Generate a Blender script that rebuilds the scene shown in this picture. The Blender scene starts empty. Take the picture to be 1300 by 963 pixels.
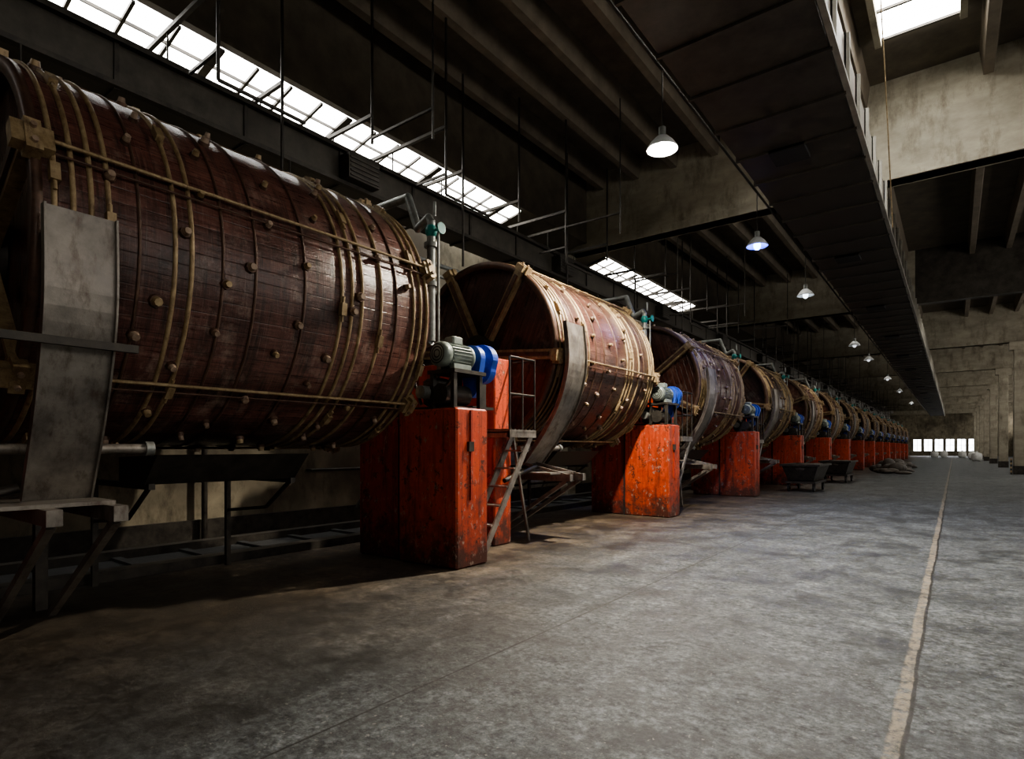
import bpy, math, random
from mathutils import Vector, Matrix
random.seed(4)
scene=bpy.context.scene
COL=scene.collection
try:
    scene.view_settings.view_transform='AgX'; scene.view_settings.look='AgX - Medium High Contrast'
except Exception: pass
# ------------------------------------------------------------ materials
def newmat(name):
    m=bpy.data.materials.new(name); m.use_nodes=True
    nt=m.node_tree; b=nt.nodes['Principled BSDF']
    return m,nt,b
def N(nt,t,**kw):
    n=nt.nodes.new(t)
    for k,v in kw.items(): setattr(n,k,v)
    return n
def noise(nt,vec,scale,detail=4,rough=.6,sc=(1,1,1)):
    mp=N(nt,'ShaderNodeMapping'); mp.inputs['Scale'].default_value=sc
    nt.links.new(vec,mp.inputs['Vector'])
    n=N(nt,'ShaderNodeTexNoise'); n.inputs['Scale'].default_value=scale
    n.inputs['Detail'].default_value=detail; n.inputs['Roughness'].default_value=rough
    nt.links.new(mp.outputs[0],n.inputs['Vector']); return n.outputs['Fac']
def ramp(nt,fac,stops):
    r=N(nt,'ShaderNodeValToRGB'); e=r.color_ramp.elements
    while len(e)<len(stops): e.new(.5)
    for i,(p,c) in enumerate(stops):
        e[i].position=p; e[i].color=(c[0],c[1],c[2],1) if isinstance(c,(tuple,list)) else (c,c,c,1)
    nt.links.new(fac,r.inputs['Fac']); return r.outputs['Color']
def mixc(nt,a,b,fac,mode='MIX'):
    m=N(nt,'ShaderNodeMix',data_type='RGBA',blend_type=mode)
    for s,v in ((m.inputs[0],fac),(m.inputs[6],a),(m.inputs[7],b)):
        if isinstance(v,bpy.types.NodeSocket): nt.links.new(v,s)
        elif isinstance(v,(int,float)): s.default_value=v
        else: s.default_value=(v[0],v[1],v[2],1)
    return m.outputs[2]
def math_(nt,op,a,b=None,c=None):
    m=N(nt,'ShaderNodeMath',operation=op)
    for i,v in enumerate((a,b,c)):
        if v is None: continue
        if isinstance(v,bpy.types.NodeSocket): nt.links.new(v,m.inputs[i])
        else: m.inputs[i].default_value=v
    return m.outputs[0]
def maprange(nt,v,a,b,c=0,d=1):
    mr=N(nt,'ShaderNodeMapRange'); nt.links.new(v,mr.inputs[0])
    for i,x in enumerate((a,b,c,d)): mr.inputs[i+1].default_value=x
    return mr.outputs[0]
def bump(nt,b,h,strength=.3,dist=.02):
    bp=N(nt,'ShaderNodeBump'); bp.inputs['Strength'].default_value=strength; bp.inputs['Distance'].default_value=dist
    nt.links.new(h,bp.inputs['Height']); nt.links.new(bp.outputs[0],b.inputs['Normal'])
def objco(nt): return N(nt,'ShaderNodeTexCoord').outputs['Object']
def worldco(nt): return N(nt,'ShaderNodeNewGeometry').outputs['Position']

def surf(name,c1,c2,scale=3,rough=(.5,.8),metal=0,world=False,stain=None,bmp=.15,sc=(1,1,1),c3=None,base=None):
    m,nt,b=newmat(name); v=worldco(nt) if world else objco(nt)
    n1=noise(nt,v,scale,6,.65,sc)
    col=ramp(nt,n1,[(.3,c1),(.7,c2)])
    n2=noise(nt,v,scale*.23,5,.6)
    if c3: col=mixc(nt,col,c3,ramp(nt,n2,[(.45,0),(.65,1)]))
    if stain:
        n3=noise(nt,v,scale*1.7,8,.75,(1,1,.35))
        col=mixc(nt,col,stain,ramp(nt,n3,[(.5,0),(.68,.85)]))
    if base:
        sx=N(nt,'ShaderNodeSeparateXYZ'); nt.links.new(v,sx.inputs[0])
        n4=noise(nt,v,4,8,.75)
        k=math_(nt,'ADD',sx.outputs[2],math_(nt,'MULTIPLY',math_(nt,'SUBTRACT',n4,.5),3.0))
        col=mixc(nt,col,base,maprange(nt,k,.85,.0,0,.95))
        n6=noise(nt,v,5,6,.7,(2.5,2.5,.12))
        col=mixc(nt,col,(.07,.022,.015),ramp(nt,n6,[(.49,0),(.66,.7)]))
        n7=noise(nt,v,5,9,.82)
        col=mixc(nt,col,(.040,.020,.015),ramp(nt,n7,[(.545,0),(.59,.85)]))
        n5=noise(nt,v,9,7,.82,(1,1,.6))
        col=mixc(nt,col,(.32,.27,.22),ramp(nt,n5,[(.59,0),(.61,.8)]))
    nt.links.new(col,b.inputs['Base Color'])
    nt.links.new(ramp(nt,n1,[(.3,rough[0]),(.7,rough[1])]),b.inputs['Roughness'])
    b.inputs['Metallic'].default_value=metal
    if bmp: bump(nt,b,noise(nt,v,scale*6,6,.7),bmp,.01)
    return m

def drum_wood(name,face=False):
    m,nt,b=newmat(name); v=objco(nt)
    sx=N(nt,'ShaderNodeSeparateXYZ'); nt.links.new(v,sx.inputs[0])
    if face:
        a=math_(nt,'MULTIPLY',sx.outputs[0],7.5)
        g=noise(nt,v,6,5,.7,(3,1,.25))
    else:
        ang=math_(nt,'ARCTAN2',sx.outputs[2],sx.outputs[0])
        a=math_(nt,'MULTIPLY',ang,84/(2*math.pi))
        cb=N(nt,'ShaderNodeCombineXYZ')
        nt.links.new(math_(nt,'MULTIPLY',ang,6),cb.inputs[0]); nt.links.new(math_(nt,'MULTIPLY',sx.outputs[1],.8),cb.inputs[1])
        g=noise(nt,cb.outputs[0],6,7,.75,(1.5,.5,1))
    fl=math_(nt,'FLOOR',a); fr=math_(nt,'FRACT',a)
    wn=N(nt,'ShaderNodeTexWhiteNoise',noise_dimensions='1D'); nt.links.new(fl,wn.inputs['W'])
    base=ramp(nt,g,[(.25,(.044,.021,.017)),(.5,(.115,.050,.039)),(.78,(.27,.145,.11))])
    base=mixc(nt,base,ramp(nt,wn.outputs[0],[(0,.74),(1,1.2)]),1.0,'MULTIPLY')
    s=noise(nt,v,9,4,.6,(.25,2.6,.25))
    base=mixc(nt,base,(.024,.014,.012),ramp(nt,s,[(.49,0),(.68,.8)]))
    s2=noise(nt,v,14,5,.65,(.15,6,.15))
    base=mixc(nt,base,(.40,.31,.25),ramp(nt,s2,[(.57,0),(.78,.55)]))
    p=noise(nt,v,1.7,9,.82,(1,1.2,1))
    base=mixc(nt,base,(.42,.34,.28),ramp(nt,p,[(.52,0),(.70,.68)]))
    p2=noise(nt,v,1.1,8,.78,(1,1.4,1))
    base=mixc(nt,base,(.026,.016,.014),ramp(nt,p2,[(.49,0),(.64,.78)]))
    gap=ramp(nt,math_(nt,'ABSOLUTE',math_(nt,'SUBTRACT',fr,.5)),[(.455,0),(.49,1)])
    base=mixc(nt,base,(.010,.006,.005),mixc(nt,(0,0,0),gap,.6))
    oi=N(nt,'ShaderNodeObjectInfo')
    base=mixc(nt,base,oi.outputs['Color'],1.0,'MULTIPLY')
    nt.links.new(base,b.inputs['Base Color'])
    nt.links.new(ramp(nt,g,[(.3,.22),(.75,.44)]),b.inputs['Roughness'])
    h=math_(nt,'SUBTRACT',math_(nt,'ADD',g,math_(nt,'MULTIPLY',s2,.5)),math_(nt,'MULTIPLY',gap,.8))
    bump(nt,b,h,.3,.012)
    return m

def emis(name,col,st):
    m,nt,b=newmat(name); nt.nodes.remove(b)
    e=N(nt,'ShaderNodeEmission'); e.inputs[0].default_value=(*col,1); e.inputs[1].default_value=st
    nt.links.new(e.outputs[0],nt.nodes['Material Output'].inputs[0]); return m
def glazing(name,col,st):
    m,nt,b=newmat(name); v=worldco(nt); nt.nodes.remove(b)
    e=N(nt,'ShaderNodeEmission')
    c=ramp(nt,noise(nt,v,1.4,6,.75),[(.3,(col[0]*.35,col[1]*.36,col[2]*.38)),(.55,col)])
    nt.links.new(c,e.inputs[0]); e.inputs[1].default_value=st
    nt.links.new(e.outputs[0],nt.nodes['Material Output'].inputs[0]); return m

M={}
M['wood']=drum_wood('drum_stave_wood'); M['face']=drum_wood('drum_head_wood',True)
M['brass']=surf('ochre_painted_hoop',(.22,.15,.075),(.48,.37,.22),9,(.4,.6),.25,stain=(.13,.08,.045))
M['dhoop']=surf('dark_hoop',(.05,.028,.02),(.15,.085,.055),9,(.4,.6),.3)
M['peg']=surf('peg_wood',(.14,.08,.05),(.44,.34,.25),12,(.5,.7))
M['steel']=surf('galvanised_steel',(.16,.145,.13),(.36,.33,.29),4,(.35,.55),.6,stain=(.09,.06,.045))
M['dsteel']=surf('dark_steel',(.03,.028,.025),(.09,.08,.068),6,(.4,.6),.6)
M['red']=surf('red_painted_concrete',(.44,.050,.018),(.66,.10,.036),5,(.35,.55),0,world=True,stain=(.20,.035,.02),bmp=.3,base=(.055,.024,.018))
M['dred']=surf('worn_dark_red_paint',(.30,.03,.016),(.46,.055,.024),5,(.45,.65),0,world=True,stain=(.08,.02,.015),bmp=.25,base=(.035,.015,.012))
M['blue']=surf('blue_enamel',(.02,.06,.38),(.04,.12,.60),6,(.3,.45))
M['motor']=surf('grey_green_enamel',(.16,.19,.17),(.30,.34,.31),8,(.35,.5),.2)
M['teal']=surf('teal_valve_paint',(.01,.16,.15),(.02,.28,.25),8,(.35,.5))
M['pipe']=surf('pipe_grey',(.15,.16,.15),(.34,.35,.33),9,(.35,.55),.6)
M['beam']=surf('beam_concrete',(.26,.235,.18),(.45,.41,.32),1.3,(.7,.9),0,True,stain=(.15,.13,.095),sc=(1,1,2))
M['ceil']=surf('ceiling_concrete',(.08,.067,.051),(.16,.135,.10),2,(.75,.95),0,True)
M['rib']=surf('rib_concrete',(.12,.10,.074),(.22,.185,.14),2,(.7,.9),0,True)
M['wall']=surf('stained_wall_plaster',(.17,.148,.105),(.38,.335,.245),1.6,(.6,.9),0,True,stain=(.06,.048,.032),c3=(.11,.092,.066))
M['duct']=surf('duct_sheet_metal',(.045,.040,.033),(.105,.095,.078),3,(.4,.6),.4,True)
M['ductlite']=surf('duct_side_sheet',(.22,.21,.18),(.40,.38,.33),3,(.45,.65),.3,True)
M['black']=surf('black_rubber',(.01,.01,.01),(.03,.03,.03),6,(.6,.8))
M['hide']=surf('wet_hide',(.03,.026,.022),(.12,.10,.08),4,(.45,.7))
M['bag']=surf('white_bulk_bag',(.45,.45,.43),(.7,.7,.68),4,(.7,.9))
M['refl']=surf('enamel_reflector',(.6,.62,.62),(.8,.82,.82),4,(.25,.35))
M['glass']=glazing('rooflight_glazing',(1,.98,.93),24.0)
M['fillroof']=glazing('roof_fill_glow',(1,.95,.87),10)  # glow for unseen rooflights added as fill, dimmed by strength alone
M['glassa']=glazing('aisle_rooflight_glazing',(1,.98,.94),9)
M['glasss']=glazing('shed_glazing',(1,.98,.93),17)
M['fillside']=glazing('side_fill_glow',(1,.95,.88),3.8)  # glow of the added right-wall fill windows
M['glassw']=glazing('wall_window_glazing',(.95,.98,1),9)
M['bulb1']=emis('bulb_white',(1,.96,.88),300)
M['bulb2']=emis('bulb_cool',(.06,.12,1),40)
M['bulb3']=emis('bulb_dim',(.8,.9,1),5)
M['bulb4']=emis('bulb_faint',(.9,.95,1),1.2)

# floor material
m,nt,b=newmat('worn_concrete_floor'); v=worldco(nt)
sx=N(nt,'ShaderNodeSeparateXYZ'); nt.links.new(v,sx.inputs[0])
n1=noise(nt,v,1.1,10,.72); n2=noise(nt,v,.35,5,.6); n3=noise(nt,v,16,6,.78); n4=noise(nt,v,3,7,.7,(1,.25,1))
n5=noise(nt,v,1.2,12,.88); n6=noise(nt,v,4,10,.88)
c=ramp(nt,n1,[(.32,(.060,.067,.071)),(.68,(.150,.162,.165))])
c=mixc(nt,c,ramp(nt,n3,[(.34,.38),(.66,1.6)]),1.0,'MULTIPLY')
c=mixc(nt,c,ramp(nt,n6,[(.38,.30),(.62,1.65)]),1.0,'MULTIPLY')
c=mixc(nt,c,(.020,.021,.022),ramp(nt,n5,[(.49,0),(.58,.75)]))
c=mixc(nt,c,(.028,.028,.028),ramp(nt,n4,[(.50,0),(.75,.7)]))
c=mixc(nt,c,(.36,.35,.32),ramp(nt,noise(nt,v,26,4,.65),[(.63,0),(.67,.65)]))
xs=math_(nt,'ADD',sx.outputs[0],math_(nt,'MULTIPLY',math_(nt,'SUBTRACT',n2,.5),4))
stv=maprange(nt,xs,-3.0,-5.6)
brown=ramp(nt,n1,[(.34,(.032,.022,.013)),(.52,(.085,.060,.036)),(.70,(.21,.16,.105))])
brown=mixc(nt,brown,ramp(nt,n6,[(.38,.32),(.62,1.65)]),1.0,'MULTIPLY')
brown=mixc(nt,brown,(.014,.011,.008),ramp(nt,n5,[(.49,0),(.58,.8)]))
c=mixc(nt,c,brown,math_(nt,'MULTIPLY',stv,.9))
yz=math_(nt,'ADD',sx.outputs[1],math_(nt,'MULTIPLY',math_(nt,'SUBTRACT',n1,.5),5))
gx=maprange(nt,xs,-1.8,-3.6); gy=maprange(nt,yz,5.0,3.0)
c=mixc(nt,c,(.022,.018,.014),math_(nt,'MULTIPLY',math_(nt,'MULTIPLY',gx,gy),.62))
def line(axis,pos,w,wig,soft=1.6):
    s=math_(nt,'ADD',sx.outputs[axis],math_(nt,'MULTIPLY',math_(nt,'SUBTRACT',n4 if axis==0 else n1,.5),wig))
    dd=math_(nt,'ABSOLUTE',math_(nt,'SUBTRACT',s,pos))
    return maprange(nt,dd,w,w*soft,1,0)
lt=line(0,-.26,.028,.08)
lt2=math_(nt,'MULTIPLY',lt,ramp(nt,noise(nt,v,9,7,.85),[(.42,.0),(.55,.9)]))
c=mixc(nt,c,(.33,.275,.20),lt2)
c=mixc(nt,c,(.015,.013,.011),math_(nt,'MULTIPLY',line(0,-.215,.008,.08,2),.9))
c=mixc(nt,c,(.02,.018,.015),math_(nt,'MULTIPLY',line(0,-2.84,.006,.03,2),.9))
c=mixc(nt,c,(.025,.022,.02),math_(nt,'MULTIPLY',line(1,9.3,.004,.05,2),.5))
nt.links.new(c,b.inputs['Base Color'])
nt.links.new(ramp(nt,n5,[(.42,.68),(.6,.42)]),b.inputs['Roughness'])
bump(nt,b,math_(nt,'ADD',n3,math_(nt,'ADD',n1,n6)),.35,.02)
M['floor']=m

# ------------------------------------------------------------ mesh builder
class MB:
    def __init__(s): s.v=[];s.f=[];s.mi=[];s.sm=[];s.mats=[]
    def _m(s,k):
        if k not in s.mats: s.mats.append(k)
        return s.mats.index(k)
    def add(s,vs,fs,mat,smooth=False):
        o=len(s.v); s.v+= [tuple(p) for p in vs]; i=s._m(mat)
        for f in fs: s.f.append([o+k for k in f]); s.mi.append(i); s.sm.append(smooth)
    def box(s,a,b,mat,ch=0):
        x0,y0,z0=[min(a[i],b[i]) for i in range(3)]; x1,y1,z1=[max(a[i],b[i]) for i in range(3)]
        if ch<=0:
            vs=[(x0,y0,z0),(x1,y0,z0),(x1,y1,z0),(x0,y1,z0),(x0,y0,z1),(x1,y0,z1),(x1,y1,z1),(x0,y1,z1)]
            s.add(vs,[(0,3,2,1),(4,5,6,7),(0,1,5,4),(1,2,6,5),(2,3,7,6),(3,0,4,7)],mat); return
        def octo(x0,y0,x1,y1,c,z): return [(x0+c,y0,z),(x1-c,y0,z),(x1,y0+c,z),(x1,y1-c,z),(x1-c,y1,z),(x0+c,y1,z),(x0,y1-c,z),(x0,y0+c,z)]
        rings=[octo(x0+ch,y0+ch,x1-ch,y1-ch,ch,z0),octo(x0,y0,x1,y1,ch,z0+ch),octo(x0,y0,x1,y1,ch,z1-ch),octo(x0+ch,y0+ch,x1-ch,y1-ch,ch,z1)]
        vs=sum(rings,[]); fs=[tuple(range(7,-1,-1)),tuple(range(24,32))]
        for r in range(3):
            for i in range(8): j=(i+1)%8; fs.append((r*8+i,r*8+j,r*8+8+j,r*8+8+i))
        s.add(vs,fs,mat)
    def frus(s,p0,p1,r0,r1,mat,n=12,cap=True):
        p0=Vector(p0);p1=Vector(p1);d=(p1-p0).normalized()
        u=d.orthogonal().normalized(); w=d.cross(u)
        vs=[]
        for p,r in((p0,r0),(p1,r1)):
            for i in range(n):
                t=2*math.pi*i/n; vs.append(p+u*math.cos(t)*r+w*math.sin(t)*r)
        s.add(vs,[(i,(i+1)%n,n+(i+1)%n,n+i) for i in range(n)],mat,True)
        if cap: s.add(vs,[tuple(range(n-1,-1,-1)),tuple(range(n,2*n))],mat)
    def cyl(s,p0,p1,r,mat,n=10): s.frus(p0,p1,r,r,mat,n)
    def path(s,pts,r,mat,n=10):
        for a,b in zip(pts[:-1],pts[1:]): s.cyl(a,b,r,mat,n)
        for p in pts[1:-1]: s.ball(p,r*1.02,mat)
    def ball(s,c,r,mat,n=8,sq=(1,1,1)):
        vs=[];fs=[]
        for i in range(n+1):
            t=math.pi*i/n
            for j in range(n*2):
                q=math.pi*j/n; vs.append((c[0]+r*sq[0]*math.sin(t)*math.cos(q),c[1]+r*sq[1]*math.sin(t)*math.sin(q),c[2]+r*sq[2]*math.cos(t)))
        for i in range(n):
            for j in range(2*n):
                k=(j+1)%(2*n); fs.append((i*2*n+j,(i+1)*2*n+j,(i+1)*2*n+k,i*2*n+k))
        s.add(vs,fs,mat,True)
    def lathe(s,prof,mat,axis='Z',o=(0,0,0),n=48,smooth=True,closed=False):
        vs=[]
        for r,h in prof:
            for i in range(n):
                t=2*math.pi*i/n; a,b=r*math.cos(t),r*math.sin(t)
                p={'Z':(a,b,h),'Y':(a,h,b),'X':(h,a,b)}[axis]
                vs.append((p[0]+o[0],p[1]+o[1],p[2]+o[2]))
        fs=[];k=len(prof)
        for q in range(k if closed else k-1):
            q2=(q+1)%k
            for i in range(n): j=(i+1)%n; fs.append((q*n+i,q*n+j,q2*n+j,q2*n+i))
        s.add(vs,fs,mat,smooth)
    def bar(s,p0,p1,w,h,mat,up=(0,0,1)):
        p0=Vector(p0);p1=Vector(p1);d=(p1-p0).normalized();up=Vector(up)
        if abs(d.dot(up))>.99: up=Vector((1,0,0))
        a=d.cross(up).normalized(); c=a.cross(d)
        vs=[]
        for p in(p0,p1):
            for x,y in((-1,-1),(1,-1),(1,1),(-1,1)): vs.append(p+a*x*w/2+c*y*h/2)
        s.add(vs,[(3,2,1,0),(4,5,6,7),(0,1,5,4),(1,2,6,5),(2,3,7,6),(3,0,4,7)],mat)
    def mesh(s,name):
        me=bpy.data.meshes.new(name); me.from_pydata(s.v,[],s.f)
        for k in s.mats: me.materials.append(M[k])
        me.polygons.foreach_set('material_index',s.mi); me.polygons.foreach_set('use_smooth',s.sm)
        me.update(); return me
def obj(name,me,loc=(0,0,0),parent=None,color=None):
    o=bpy.data.objects.new(name,me); COL.objects.link(o); o.location=loc
    if parent: o.parent=parent
    if color: o.color=(*color,1)
    return o
def empty(name,loc=(0,0,0)):
    o=bpy.data.objects.new(name,None); o.empty_display_size=.2; COL.objects.link(o); o.location=loc; return o

# ------------------------------------------------------------ room shell
XL,XR,YB,YE,ZC=-10.5,9.0,-9.0,142.0,10.4
BY=[16.6+15*i for i in range(-1,9)]
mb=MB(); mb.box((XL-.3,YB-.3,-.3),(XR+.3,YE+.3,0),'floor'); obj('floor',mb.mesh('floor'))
mb=MB(); mb.box((XL-.3,YB,0),(XL,YE,8.06),'wall'); obj('wall_left',mb.mesh('wall_left'))
mb=MB(); mb.box((XR,YB,0),(XR+.3,YE,4.2),'wall'); mb.box((XR,YB,8.2),(XR+.3,YE,ZC),'wall')
sp=[(YB,YB+1.0)]+[(y-1.2,y+1.4) for y in BY[0:] if y+1.4<YE]+[(BY[-1]+6,YE)]
for a,b_ in sp: mb.box((XR,a,4.2),(XR+.3,b_,8.2),'wall')
obj('wall_right',mb.mesh('wall_right'))
for i in range(len(sp)-1):  # unseen windows added as fill light for drums and ceiling
    a,b_=sp[i][1],sp[i+1][0]
    w=MB(); w.box((XR+.2,a,4.2),(XR+.24,b_,8.2),'fillside')
    n=int((b_-a)/1.1)
    for j in range(n+1): y=a+(b_-a)*j/n; w.box((XR+.1,y-.03,4.2),(XR+.16,y+.03,8.2),'dsteel')
    for z in(4.2,5.5,6.8,8.14): w.box((XR+.1,a,z),(XR+.16,b_,z+.06),'dsteel')
    obj('fill_window_%d'%(30+i),w.mesh('side_fill_panel'))
mb=MB(); mb.box((XL-.3,YB-.3,0),(XR+.3,YB,ZC+.3),'wall'); obj('wall_back',mb.mesh('wall_back'))
mb=MB()
wx=[-6.6+i*1.75 for i in range(6)]
mb.box((XL-.3,YE,0),(XR+.3,YE+.3,.9),'wall'); mb.box((XL-.3,YE,3.3),(XR+.3,YE+.3,ZC+.3),'wall')
edges=[XL-.3]+sum([[x,x+1.35] for x in wx],[])+[XR+.3]
for i in range(0,len(edges),2): mb.box((edges[i],YE,.9),(edges[i+1],YE+.3,3.3),'wall')
obj('wall_end',mb.mesh('wall_end'))
for i,x in enumerate(wx):
    w=MB(); w.box((x,YE+.15,.9),(x+1.35,YE+.2,3.3),'glassw')
    for xx in (x,x+.65,x+1.28): w.box((xx,YE+.08,.9),(xx+.06,YE+.14,3.3),'dsteel')
    for z in (.9,2.05,3.24): w.box((x,YE+.08,z),(x+1.35,YE+.14,z+.06),'dsteel')
    obj('fill_window_%d'%(i+1),w.mesh('window'))
X0=-9.7
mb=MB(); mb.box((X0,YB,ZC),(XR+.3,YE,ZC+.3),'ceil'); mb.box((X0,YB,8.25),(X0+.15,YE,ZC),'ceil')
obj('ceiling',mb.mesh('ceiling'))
openings=[(-1.30,.15,9.7,14.7,'glass'),(-1.3,2.2,2.6,6.4,'glassa'),(-1.3,2.2,-8.2,-4.5,'fillroof'),(-6.6,-4.4,17.4,21.4,'fillroof')]  # last two are out of view, added to light the drums
for by in BY[2:-1]: openings+= [(-5.5,-3.5,by+.9,by+4.2,'fillroof'),(-1.1,3.0,by+.9,by+5.0,'fillroof')]  # hidden behind the beams, added to light the far bays
for i,o in enumerate(openings):
    w=MB(); w.box((o[0],o[2],ZC-.06),(o[1],o[3],ZC-.03),o[4])
    k=int((o[3]-o[2])/.85)
    for j in range(k+1):
        yy=o[2]+(o[3]-o[2])*j/k; w.box((o[0],yy-.03,ZC-.12),(o[1],yy+.03,ZC-.07),'dsteel')
    for xx in(o[0],o[1]): w.box((xx-.06,o[2],ZC-.25),(xx+.06,o[3],ZC),'beam')
    obj('rooflight_window_%d'%(i+1),w.mesh('rooflight'))
P_=[(XL,8.06),(X0,8.25)]
def glaz(a,bb,idx):
    w=MB()
    w.add([(P_[0][0],a,P_[0][1]),(P_[1][0],a,P_[1][1]),(P_[1][0],bb,P_[1][1]),(P_[0][0],bb,P_[0][1])],[(0,1,2,3)],'glasss')
    n=int((bb-a)/.62)
    for j in range(n+1):
        yy=a+(bb-a)*j/n
        w.bar((P_[0][0],yy,P_[0][1]-.03),(P_[1][0],yy,P_[1][1]-.03),.05 if j%4 else .14,.05,'dsteel')
    w.bar((-10.12,a,8.12),(-10.12,bb,8.12),.03,.05,'dsteel')
    obj('fill_window_%d'%(idx+6),w.mesh('shed_glazing'))
def soff(c0,c1,idx):
    w=MB()
    w.add([(P_[0][0],c0,8.06),(P_[1][0],c0,8.25),(P_[1][0],c1,8.25),(P_[0][0],c1,8.06),(P_[0][0],c0,8.3),(P_[1][0],c0,8.5),(P_[1][0],c1,8.5),(P_[0][0],c1,8.3)],[(0,1,2,3),(7,6,5,4),(0,4,5,1),(2,6,7,3),(1,5,6,2),(3,7,4,0)],'ceil')
    obj('trim_%d'%idx,w.mesh('shed_soffit'))
glaz(YB+.1,-1.0,1); soff(-1.0,2.2,1); glaz(2.2,13.2,2); soff(13.2,18.2,2); glaz(18.2,27.0,3); soff(27.0,YE,3)

def beam(mat2=None):
    bm=MB()
    if mat2 is None:
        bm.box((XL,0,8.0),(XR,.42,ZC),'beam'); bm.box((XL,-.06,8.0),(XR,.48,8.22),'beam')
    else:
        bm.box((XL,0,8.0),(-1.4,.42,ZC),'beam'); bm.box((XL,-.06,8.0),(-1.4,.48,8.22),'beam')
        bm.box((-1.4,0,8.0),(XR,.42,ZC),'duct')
    return bm.mesh('transverse_beam')
me_b=beam(); me_b2=beam(1)
cm=MB(); cm.box((-.3,-.25,0),(.3,.35,8.0),'beam',.03); cm.box((-.5,-.3,7.5),(.5,.4,8.0),'beam'); cm.box((-.32,-.27,0),(.32,.37,.5),'dsteel')
me_c=cm.mesh('column')
wc=MB(); wc.box((0,-.2,0),(.35,.3,8.0),'beam'); me_wc=wc.mesh('wall_pilaster')
for i,y in enumerate(BY):
    obj('concrete_beam',me_b2 if i==2 else me_b,(0,y,0)); obj('concrete_column',me_c,(3.15,y,0)); obj('wall_pilaster',me_wc,(XL,y,0))
rb=MB(); x=-9.0
while x<XR:
    if not(-1.5<x<.35):
        for (a,b_) in [(16.6+15*i+.42,16.6+15*(i+1)) for i in range(-2,8)]:
            a=max(a,YB); z0,z1=ZC-.55,ZC
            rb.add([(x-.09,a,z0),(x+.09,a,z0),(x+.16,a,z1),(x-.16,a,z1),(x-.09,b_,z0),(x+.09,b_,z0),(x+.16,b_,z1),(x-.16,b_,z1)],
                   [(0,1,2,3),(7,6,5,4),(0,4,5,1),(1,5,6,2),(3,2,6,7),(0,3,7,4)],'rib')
    x+=1.2
obj('ceiling_ribs',rb.mesh('ceiling_ribs'))
# ------------------------------------------------------------ ventilation duct overhead
d=MB(); D0,D1=-3.3,-1.37
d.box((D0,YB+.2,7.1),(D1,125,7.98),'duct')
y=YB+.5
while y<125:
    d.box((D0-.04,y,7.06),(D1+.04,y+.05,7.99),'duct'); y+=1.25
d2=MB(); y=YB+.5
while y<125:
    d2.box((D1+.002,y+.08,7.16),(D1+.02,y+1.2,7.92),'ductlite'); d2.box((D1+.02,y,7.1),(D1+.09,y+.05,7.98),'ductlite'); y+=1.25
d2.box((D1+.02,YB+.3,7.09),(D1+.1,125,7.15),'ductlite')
for yy in [4.0+7.5*i for i in range(14)]:
    d.box((-2.75,yy,7.03),(-2.15,yy+.6,7.1),'black')
e=empty('ventilation_duct'); obj('duct_body',d.mesh('duct_body'),parent=e); obj('duct_side',d2.mesh('duct_side'),parent=e)
d=MB(); d.box((-9.6,YB+.2,6.45),(-9.0,120,7.08),'duct'); d.box((-9.02,YB+.2,7.04),(-8.9,120,7.12),'dsteel'); d.box((-9.02,YB+.2,6.43),(-8.9,120,6.5),'dsteel')
y=-6.0
while y<120:
    d.box((-9.62,y,6.42),(-8.97,y+.06,7.1),'dsteel'); y+=1.8
for y in [6.6+7.1*i for i in range(14)]:
    d.box((-9.0,y,6.5),(-8.7,y+.7,6.95),'dsteel')
    for j in range(5): d.box((-8.72,y+.03,6.54+j*.08),(-8.68,y+.67,6.57+j*.08),'duct')
y=-5.0
while y<120:
    if all(abs(y-b_)>.5 for b_ in BY): d.box((-10.49,y,6.55),(-9.6,y+.1,6.68),'dsteel')
    y+=3.5
obj('service_duct',d.mesh('service_duct'))
h=MB(); y=-2.0;i=0
while y<110:
    xx=-8.2+.5*math.sin(i*2.1); zz=7.6+.2*math.cos(i*1.7)
    if all(not(b_-.3<y<b_+.6) for b_ in BY):
        h.bar((-10.48,y,zz),(xx,y,zz),.06,.06,'dsteel')
        h.cyl((xx,y,zz-.5-.8*(i%3)),(xx,y,9.84),.026,'dsteel',6)
        h.cyl((-9.3,y,7.12),(-9.3,y,zz),.015,'dsteel',6)
        if i%3==1: h.bar((xx,y,zz-.9),(xx-.8,y,zz-.9),.04,.04,'dsteel'); h.bar((xx,y,zz-1.3),(xx,y+1.3,zz-1.3),.04,.04,'dsteel')
        if i%4==2: h.bar((xx,y,zz-.4),(xx+1.5,y,zz-.4),.04,.04,'dsteel'); h.cyl((xx+1.5,y,zz-.9),(xx+1.5,y,9.84),.018,'dsteel',6)
    y+=1.45;i+=1
for (px,pz,r) in ((-8.9,5.55,.05),(-8.75,5.25,.035),(-9.1,5.0,.06)): h.cyl((px,YB+.3,pz),(px,118,pz),r,'pipe',8)
y=2.0
while y<118: h.cyl((-8.9,y,4.95),(-8.9,y,6.43),.015,'dsteel',6); y+=3.55
obj('pipe_rack',h.mesh('pipe_rack'))
c=MB(); c.cyl((-3.9,YB+.3,7.93),(-3.9,120,7.93),.03,'dsteel',6)
obj('lamp_conduit',c.mesh('lamp_conduit'))

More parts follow.
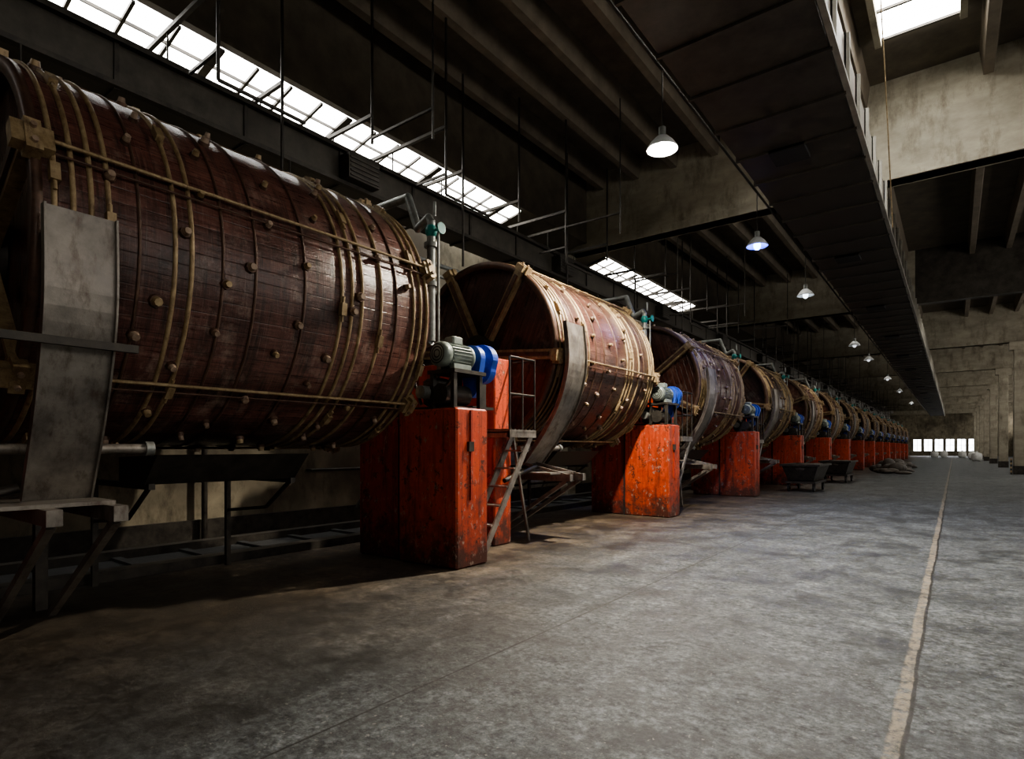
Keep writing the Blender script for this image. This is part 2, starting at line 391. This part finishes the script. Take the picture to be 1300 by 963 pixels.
# ------------------------------------------------------------ pendant lamps
def lamp_mesh(bulb):
    l=MB()
    l.cyl((0,0,.22),(0,0,1.28),.014,'dsteel',6); l.cyl((0,0,.16),(0,0,.34),.06,'pipe',12)
    l.lathe([(.05,.2),(.10,.18),(.18,.10),(.25,0),(.26,-.03),(.252,-.03),(.242,0),(.172,.09),(.095,.165),(.0,.17)],'refl',n=32)
    l.ball((0,0,-.01),.085,bulb,8,(1,1,1.3)); return l.mesh('pendant_lamp_'+bulb)
L1,L2,L3,L4=lamp_mesh('bulb1'),lamp_mesh('bulb2'),lamp_mesh('bulb3'),lamp_mesh('bulb4')
for i in (0,1,2,4,5,7,9,12):
    y=9.3+5.9*i
    o=obj('pendant_lamp',L1 if i==0 else L2 if i==1 else L3 if i<4 else L4,(-3.9,y,6.62))
    if i<5:
        ld=bpy.data.lights.new('lamp_light','SPOT'); ld.energy=(3200,500,200,0,200)[i]; ld.spot_size=math.radians(150); ld.spot_blend=.7; ld.shadow_soft_size=.09
        ld.color=(1,.90,.74) if i==0 else ((.3,.4,1) if i==1 else (1,.9,.75))
        lo=bpy.data.objects.new('lamp_bulb_light',ld); COL.objects.link(lo); lo.parent=o; lo.location=(0,0,-.22)

# ------------------------------------------------------------ drum
R,L=1.72,4.1
DX,DZ=-7.15,3.35
def P(phi,r,y): t=math.radians(phi); return (r*math.cos(t),y,r*math.sin(t))
sh=MB()
sh.lathe([(R-.11,0),(R-.02,0),(R,.02),(R,L-.02),(R-.02,L),(R-.11,L)],'wood','Y',n=96)
hd=MB()
hd.lathe([(R-.11,0),(R-.11,.16),(.0001,.16)],'face','Y',n=96,smooth=False)
hd.lathe([(R-.11,L),(R-.11,L-.16),(.0001,L-.16)],'face','Y',n=96,smooth=False)
rim=MB()
rim.lathe([(R-.11,-.012),(R+.012,-.012),(R+.012,.05),(R-.11,.0)],'dhoop','Y',n=96,closed=True)
def hoop(mb,y,r,mat,rr=R):
    mb.lathe([(rr-.01,y-r),(rr+r*.9,y-r),(rr+r*1.4,y-r*.4),(rr+r*1.4,y+r*.4),(rr+r*.9,y+r),(rr-.01,y+r)],mat,'Y',n=96)
hp=MB()
tan=[.12,.24,.36,.48,.98,1.12,2.72,2.86,3.0,3.28,3.80,3.92,4.03]
drk=[.70,1.40,1.72,2.26,3.52]
for i,y in enumerate(tan):
    hoop(hp,y,.018,'brass')
    for q in range(3):
        phi=(i*37+q*120+11)%360
        a=Vector(P(phi,R+.035,y)); t=Vector(P(phi+90,1,0))
        hp.bar(a-t*.07,a+t*.07,.065,.065,'brass',up=P(phi,1,0))
        hp.cyl(a-t*.14,a+t*.14,.016,'brass',6)
for i,y in enumerate(drk): hoop(hp,y,.013,'dhoop')
rd=MB()
for k in range(6):
    phi=19+60*k
    rd.cyl(P(phi,R+.065,-.1),P(phi,R+.065,L+.06),.017,'brass',8)
    rd.cyl(P(phi-3.2,R+.05,-.05),P(phi-3.2,R+.05,L+.05),.010,'dhoop',6)
    for y0,y1 in((-.14,.12),(L-.11,L+.07)):
        a=Vector(P(phi-1,R+.05,y0)); b=Vector(P(phi-1,R+.05,y1))
        rd.bar(a,b,.18,.11,'brass',up=P(phi,1,0))
        rd.bar(a.lerp(b,.3),a.lerp(b,.7),.26,.14,'brass',up=P(phi,1,0))
        for q in(-3,1): rd.cyl(P(phi+q,R+.1,(y0+y1)/2),P(phi+q,R+.15,(y0+y1)/2),.022,'peg',8)
for s,y in((1,.10),(-1,L-.10)):
    for k in range(6):
        phi=19+60*k
        rd.bar(P(phi,.28,y-s*.06),P(phi,R-.02,y-s*.12),.17,.10,'brass',up=(0,1,0))
        rd.bar(P(phi,.28,y-s*.12),P(phi,R-.1,y-s*.17),.07,.05,'dhoop',up=(0,1,0))
    rd.cyl((0,y+s*.04,0),(0,y-s*.2,0),.36,'dsteel',24); rd.cyl((0,y,0),(0,y-s*.32,0),.2,'dsteel',20)
rd.cyl((0,-.95,0),(0,L+.75,0),.09,'steel',16)
pg=MB(); rnd=random.Random(8)
for a in range(0,360,15):
    for j in range(6):
        phi=a+rnd.uniform(-4,4)+(7 if j%2 else 0); y=.3+j*.68+((a//15)%4)*.17+rnd.uniform(-.08,.08)
        if y>L-.1 or rnd.random()<.12: continue
        n=.036*rnd.uniform(.8,1.3); mt='peg' if rnd.random()<.6 else 'brass'
        pg.frus(P(phi,R-.01,y),P(phi,R+.035,y),n*1.35,n*1.2,'dhoop',8)
        pg.frus(P(phi,R+.03,y),P(phi,R+.08,y),n,n*.75,mt,8)
me_sh,me_hd,me_hp,me_rd,me_pg,me_rim=sh.mesh('drum_shell'),hd.mesh('drum_head'),hp.mesh('drum_hoops'),rd.mesh('drum_rods'),pg.mesh('drum_pegs'),rim.mesh('drum_rim')
def crspline(pts,n=6):
    out=[]
    for i in range(len(pts)-1):
        p0=pts[max(0,i-1)];p1=pts[i];p2=pts[i+1];p3=pts[min(len(pts)-1,i+2)]
        for k in range(n):
            t=k/n; out.append(tuple(.5*(2*p1[j]+(p2[j]-p0[j])*t+(2*p0[j]-5*p1[j]+4*p2[j]-p3[j])*t*t+(3*p1[j]-p0[j]-3*p2[j]+p3[j])*t**3) for j in(0,1)))
    return out+[pts[-1]]
def platestrip(mb,prof,y0,y1,th,mat):
    n=len(prof); vs=[]
    for p in prof:
        v=Vector((p[0],0,p[1])); nn=v.normalized()*th
        for q,y in((v,y0),(v,y1),(v+nn,y1),(v+nn,y0)): vs.append((q.x,y,q.z))
    fs=[(0,1,2,3),((n-1)*4+3,(n-1)*4+2,(n-1)*4+1,(n-1)*4)]
    for i in range(n-1):
        for j in range(4): k=(j+1)%4; fs.append((i*4+j,i*4+4+j,i*4+4+k,i*4+k))
    mb.add(vs,fs,mat)
def guard(pts,bz_=-.62,first=False,w=.47):
    g=MB(); pr=crspline(pts); platestrip(g,pr,.0,w,.012,'steel')
    for ye in(.0,w-.015):
        n=len(pr); vs=[]
        for p in pr:
            v=Vector((p[0],0,p[1])); nn=v.normalized()
            for q in(v-nn*.03,v+nn*.05): vs+= [(q.x,ye,q.z),(q.x,ye+.015,q.z)]
        fs=[]
        for i in range(n-1):
            for a,b_ in((0,1),(1,3),(3,2),(2,0)): fs.append((i*4+a,i*4+4+a,i*4+4+b_,i*4+b_))
        g.add(vs,fs,'steel')
    gz=-2.32
    if first: g.box((1.93,-.9,bz_),(1.98,.60,bz_+.06),'dsteel'); g.box((1.83,-.95,bz_-.1),(1.95,-.85,bz_+.1),'dsteel')
    g.box((-.2,.0,gz),(2.0,.10,gz+.12),'steel'); g.box((-.2,.42,gz),(2.0,.52,gz+.12),'steel'); g.box((.5,-.3,gz+.12),(1.8,.5,gz+.15),'steel')
    bx,bz=pts[-1]
    if not first: g.bar((bx,.05,bz),(1.9,.05,gz+.1),.05,.05,'steel'); g.bar((bx,.43,bz),(1.9,.47,gz+.1),.05,.05,'steel')
    g.bar((1.9,.05,gz),(.3,.05,-3.33),.06,.06,'steel'); g.bar((1.9,.47,gz),(.3,.47,-3.33),.06,.06,'steel')
    g.box((-.1,.0,-3.35),(0,.1,gz),'dsteel'); g.box((-.1,.42,-3.35),(0,.52,gz),'dsteel')
    g.cyl((1.3,-.9,gz+.03),(1.3,.0,gz+.25),.04,'dsteel',8)
    return g.mesh('splash_guard')
me_g=guard([(1.88,.40),(1.93,-.3),(1.76,-.95),(1.43,-1.5),(1.0,-2.03)],w=.62)
me_g1=guard([(1.90,.02),(1.90,-.7),(1.70,-1.4),(1.35,-2.16)],-1.0,True)
t=MB()
t.add([(1.05,1.1,-1.82),(1.05,2.75,-1.82),(.75,2.75,-2.12),(.75,1.1,-2.12),(.1,2.75,-2.12),(.1,1.1,-2.12),(.1,2.75,-1.85),(.1,1.1,-1.85)],[(0,1,2,3),(3,2,4,5),(5,4,6,7),(0,3,5,7),(1,6,4,2)],'dsteel')
for y in (1.15,2.7):
    t.box((-.8,y-.03,-2.17),(.8,y+.03,-2.11),'dsteel'); t.box((-.8,y-.03,-3.35),(-.74,y+.03,-2.1),'dsteel'); t.bar((.75,y,-2.14),(.2,y,-2.5),.03,.04,'dsteel'); t.bar((.2,y,-2.5),(-.78,y,-2.6),.03,.04,'dsteel')
t.cyl((1.15,-.3,-1.76),(1.15,.95,-1.76),.045,'steel',10); t.cyl((1.15,.95,-1.76),(1.15,1.02,-1.76),.07,'pipe',12)
me_t=t.mesh('drip_tray')

tints=[(1.05,1,1),(.78,.75,.73),(.75,.58,.52),(.42,.52,.60),(1.3,1.15,1.0),(1.5,1.25,.95),(.36,.48,.72),(.5,.5,.55),(1.2,.95,.8),(1.1,1,.9),(1.3,1.1,.9),(1,1,1),(1.2,1.1,1),(1,1,1),(1.1,1,1)]
for i in range(-1,15):
    y=1.3+7.1*i; c=tints[i] if i>=0 else (1,1,1)
    e=empty('tanning_drum',(DX,y,DZ))
    rot=0 if i<1 else (24 if i==1 else -random.choice([0,17,33,48]))
    for nm,me in(('stave_shell',me_sh),('drum_heads',me_hd),('rim',me_rim),('hoops',me_hp),('tie_rods_and_spokes',me_rd),('pegs',me_pg)):
        o=obj(nm,me,parent=e,color=c); o.rotation_euler=(0,math.radians(rot),0)
    e2=empty('splash_guard',(DX,y,DZ)); obj('curved_plate_and_frame',me_g1 if i==0 else me_g,parent=e2)
    e3=empty('drip_tray',(DX,y,DZ)); obj('tray',me_t,parent=e3)

# ------------------------------------------------------------ pedestals, motors, platforms
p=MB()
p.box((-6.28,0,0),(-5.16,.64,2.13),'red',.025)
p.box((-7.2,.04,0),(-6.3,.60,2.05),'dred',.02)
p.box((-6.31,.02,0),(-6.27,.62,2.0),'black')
p.box((-5.17,.25,.9),(-5.135,.28,2.1),'dred'); p.box((-5.17,.2,1.55),(-5.12,.30,1.68),'dsteel')
p.box((-7.15,.05,2.04),(-5.3,.55,2.16),'dsteel')
p.bar((-7.5,.3,2.1),(-7.2,.3,3.2),.14,.2,'dsteel'); p.bar((-6.75,.3,2.1),(-7.1,.3,3.2),.14,.2,'dsteel')
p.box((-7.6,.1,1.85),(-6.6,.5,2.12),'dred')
p.box((-7.35,.12,3.12),(-6.95,.5,3.5),'dsteel',.05)
me_p=p.mesh('pedestal')
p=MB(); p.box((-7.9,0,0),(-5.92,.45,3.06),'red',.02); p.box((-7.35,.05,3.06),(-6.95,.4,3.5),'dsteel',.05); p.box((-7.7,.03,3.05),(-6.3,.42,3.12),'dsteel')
me_p2=p.mesh('rear_pedestal')
q=MB(); mx,mz=-5.42,2.84
q.lathe([(.0001,-.10),(.13,-.10),(.165,-.07),(.17,.03),(.15,.04),(.15,.42),(.17,.43),(.17,.48),(.06,.52),(.04,.52),(.04,.66),(.0001,.66)],'motor','Y',(mx,0,mz),n=28)
for k in range(22):
    t_=2*math.pi*k/22; a=(mx+math.cos(t_)*.145,.05,mz+math.sin(t_)*.145); b_=(a[0],.41,a[2]); q.bar(a,b_,.012,.06,'motor',up=(math.cos(t_),0,math.sin(t_)))
for rr in(.05,.09,.125): q.lathe([(rr-.008,-.105),(rr+.008,-.105)],'black','Y',(mx,0,mz),n=20)
q.box((mx-.09,.12,mz+.14),(mx+.09,.32,mz+.26),'motor',.02)
q.box((mx-.16,.06,mz-.2),(mx-.08,.40,mz-.12),'motor'); q.box((mx+.08,.06,mz-.2),(mx+.16,.40,mz-.12),'motor')
q.box((mx-.26,-.02,mz-.25),(mx+.24,.62,mz-.2),'dsteel')
for sx_ in(-.2,.18):
    for sy in(.03,.55): q.box((mx+sx_-.03,sy-.03,2.13),(mx+sx_+.03,sy+.03,mz-.25),'dsteel')
q.bar((mx-.2,.03,2.15),(mx+.18,.03,mz-.27),.03,.03,'dsteel')
q.cyl((mx-.05,.0,2.32),(mx-.05,.5,2.32),.14,'dsteel',16)
q.box((mx-.45,.05,2.17),(mx-.15,.5,2.55),'dsteel',.04)
q.cyl((mx-.3,-.12,2.35),(mx-.3,.6,2.35),.09,'pipe',14)
q.path([(mx-.5,.1,2.2),(mx-.62,.05,2.6),(mx-.45,.1,2.75)],.02,'black',6)
def stadium(mb,x,y0,y1,za,zb,ra,rb_,mat,lean=0,n=16):
    pts=[]
    for i in range(n+1): t_=math.pi*i/n; pts.append((x+lean+ra*math.cos(t_),zb+ra*math.sin(t_)))
    for i in range(n+1): t_=math.pi+math.pi*i/n; pts.append((x+rb_*math.cos(t_),za+rb_*math.sin(t_)))
    k=len(pts); vs=[(a,y0,b) for a,b in pts]+[(a,y1,b) for a,b in pts]
    mb.add(vs,[tuple(range(k)),tuple(range(2*k-1,k-1,-1))]+[(i,k+i,k+(i+1)%k,(i+1)%k) for i in range(k)],mat)
stadium(q,mx,.56,.66,2.42,mz,.20,.12,'blue')
stadium(q,mx-.02,.80,.92,2.72,mz,.24,.2,'blue'); q.cyl((mx,.66,mz),(mx,.8,mz),.06,'pipe',10); q.cyl((mx-.02,.78,2.78),(mx-.02,.95,2.78),.09,'motor',16)
q.box((mx-.14,.9,2.16),(mx-.06,.98,2.8),'dsteel'); q.box((mx-.15,.5,2.14),(mx+.1,.95,2.18),'dsteel')
me_q=q.mesh('motor_drive')
s=MB()
px0,px1,py0,py1,pz=-5.88,-5.4,1.45,2.15,1.88
s.box((px0,py0,pz-.05),(px1,py1,pz),'steel')
for k in range(7): s.box((px0,py0+.03+k*.095,pz),(px1,py0+.06+k*.095,pz+.012),'dsteel')
s.box((px0,py0,pz-.12),(px1,py0+.05,pz-.03),'steel'); s.box((px1-.05,py0,pz-.12),(px1,py1,pz-.03),'steel')
for (x,y) in((px1-.02,py0+.02),(px1-.02,py1-.02),(px1-.02,(py0+py1)/2)): s.cyl((x,y,pz),(x,y,pz+1.12),.018,'dsteel',8)
for z in(.55,1.12):
    s.path([(px1-.02,py0+.02,pz+z),(px1-.02,py1-.02,pz+z),(px0+.02,py1-.02,pz+z)],.018,'dsteel',8)
sb=.85
for x in(px0+.05,px1-.05):
    s.bar((x,py1-.05,pz-.05),(x,sb,.0),.03,.10,'steel')
for k in range(6):
    f=(k+.6)/6.6; y=sb+(py1-.05-sb)*f; z=(pz-.05)*f; s.box((px0+.05,y-.1,z-.012),(px1-.05,y+.1,z+.012),'steel')
s.bar((px0+.05,py1-.05,pz-.1),(px0+.05,py1+.4,.0),.04,.04,'steel')
me_s=s.mesh('access_stair')
f=MB(); fx,fy=-5.88,.25
f.path([(-8.7,fy,5.25),(-6.35,fy,5.25),(-6.15,fy-.0,4.75),(fx-.05,fy,4.85),(fx,fy,4.78),(fx,fy,3.1)],.06,'pipe',10)
for z in(4.45,3.9): f.cyl((fx,fy,z-.03),(fx,fy,z+.03),.1,'pipe',12)
f.ball((fx,fy,4.65),.085,'teal',8,(1,1,1.3)); f.cyl((fx,fy,4.65),(fx+.19,fy,4.65),.02,'teal',8); f.cyl((fx+.19,fy,4.65),(fx+.21,fy,4.65),.08,'teal',14)
f.cyl((fx+.14,fy,4.60),(fx+.14,fy,2.16),.02,'pipe',8)
f.path([(fx,fy,3.1),(fx-.5,fy,3.0)],.06,'pipe',10)
f.cyl((fx+.07,fy,4.85),(fx+.07,fy,5.05),.02,'pipe',8)
me_f=f.mesh('feed_pipe')
for i in range(-1,14):
    y=5.61+7.1*i
    e=empty('rear_concrete_pedestal',(0,y+1.72,0)); obj('block',me_p2,parent=e)
    e=empty('red_concrete_pedestal',(0,y,0)); obj('block',me_p,parent=e)
    if i>=0:
        e=empty('electric_motor_drive',(0,y,0)); obj('motor_and_guards',me_q,parent=e)
        e=empty('access_stair',(0,y,0)); obj('platform',me_s,parent=e)
        e=empty('water_feed_pipe',(0,y,0)); obj('pipe',me_f,parent=e)

# ------------------------------------------------------------ drain trench kerbs, wall bits
k=MB()
k.box((-8.3,YB+.1,0),(-8.05,110,.12),'dsteel'); k.box((-9.6,YB+.1,0),(-9.4,110,.14),'dsteel')
y=-5
while y<60: k.box((-9.4,y,.02),(-8.3,y+.12,.06),'black'); y+=.9
k.box((-9.4,YB+.1,0),(-8.3,110,.02),'black')
obj('drain_trench_kerb',k.mesh('drain_kerb'))
k=MB()
for yy in[5.0+7.1*i for i in range(9)]:
    k.path([(-10.45,yy+1.9,1.15),(-10.3,yy+1.9,1.15),(-10.3,yy+3.2,1.15),(-10.3,yy+3.2,.6),(-10.3,yy+3.0,.3)],.03,'dsteel',8)
    k.cyl((-10.3,yy-.2,0),(-10.3,yy-.2,2.6),.05,'dsteel',8)
k.cyl((-10.35,YB+.2,2.7),(-10.35,110,2.7),.05,'pipe',8)
k.box((-10.5,YB+.2,.0),(-10.42,110,.35),'dsteel')
obj('wall_pipes',k.mesh('wall_pipes'))

# ------------------------------------------------------------ carts, hides, bags
c=MB()
c.add([(-.6,-1.2,.95),(.6,-1.2,.95),(.6,1.2,.95),(-.6,1.2,.95),(-.42,-1.0,.4),(.42,-1.0,.4),(.42,1.0,.4),(-.42,1.0,.4)],[(4,5,6,7),(0,1,5,4),(1,2,6,5),(2,3,7,6),(3,0,4,7)],'dsteel')
c.box((-.66,-1.26,.93),(.66,-1.18,1.0),'dsteel');c.box((-.66,1.18,.93),(.66,1.26,1.0),'dsteel');c.box((-.66,-1.26,.93),(-.58,1.26,1.0),'dsteel');c.box((.58,-1.26,.93),(.66,1.26,1.0),'dsteel')
c.box((-.5,-1.1,.3),(.5,1.1,.38),'dsteel')
for x in(-.42,.42):
    for y in(-.9,.9): c.cyl((x-.03,y,.15),(x+.03,y,.15),.15,'black',14); c.box((x-.05,y-.05,.15),(x+.05,y+.05,.32),'dsteel')
for j in range(6): c.ball((random.uniform(-.25,.25),-.9+j*.36,.85),.33,'hide',6,(1.1,.9,.5))
me_c=c.mesh('hide_cart')
for x,y in((-4.45,24.2),(-4.35,31.2)): obj('hide_cart',me_c,(x,y,0))
def pile(name,loc,n,sx_,sy,h,mat,seed):
    r=random.Random(seed); b_=MB()
    for i in range(n):
        x,y=r.uniform(-sx_,sx_),r.uniform(-sy,sy); z=max(.12,h*(1-abs(x/sx_)*.6-abs(y/sy)*.3)*r.uniform(.3,1)); b_.ball((x,y,z*.55),.38,mat,6,(r.uniform(.8,1.3),r.uniform(.8,1.3),max(.3,z/.7)))
    obj(name,b_.mesh(name),loc)
pile('hide_pile',(-3.3,45,0),22,.9,2.4,1.1,'hide',1)
pile('hide_pile',(-3.6,54,0),22,.9,2.4,1.4,'hide',2)
def bag(loc):
    b_=MB(); prof=[(.0001,0),(.42,.02),(.52,.25),(.54,.6),(.48,.9),(.2,1.02),(.08,1.0),(.14,1.18),(.0001,1.1)]
    b_.lathe(prof,'bag',n=16); obj('bulk_bag',b_.mesh('bulk_bag'),loc)
for l in((2.1,104,0),(2.0,100,0),(-2.6,118,0),(-1.4,120,0),(1.0,118,0),(2.1,88,0)): bag(l)
c=MB()
for j in range(8): c.box((-.04,-.04,.12*j),(.04,.04,.12*j+.12),'brass' if j%2 else 'black')
obj('hazard_post',c.mesh('hazard_post'),(2.7,45.8,0))
c=MB(); pts=[(-1.05,12.0+.35*i,9.9-.46*i+.22*math.sin(i*.35)) for i in range(9)]
c.path(pts,.012,'brass',5); obj('hanging_cable',c.mesh('hanging_cable'))

w=bpy.data.worlds.new('World'); scene.world=w; w.use_nodes=True
w.node_tree.nodes['Background'].inputs[0].default_value=(.55,.65,.8,1); w.node_tree.nodes['Background'].inputs[1].default_value=.5

# ------------------------------------------------------------ camera
cam=bpy.data.cameras.new('camera'); co=bpy.data.objects.new('camera',cam); COL.objects.link(co)
co.location=(0,0,1.6); co.rotation_euler=(math.radians(90),0,math.radians(37.2))
cam.sensor_width=36; cam.lens=740/1300*36; cam.shift_y=86.5/1300; cam.clip_end=400
scene.camera=co
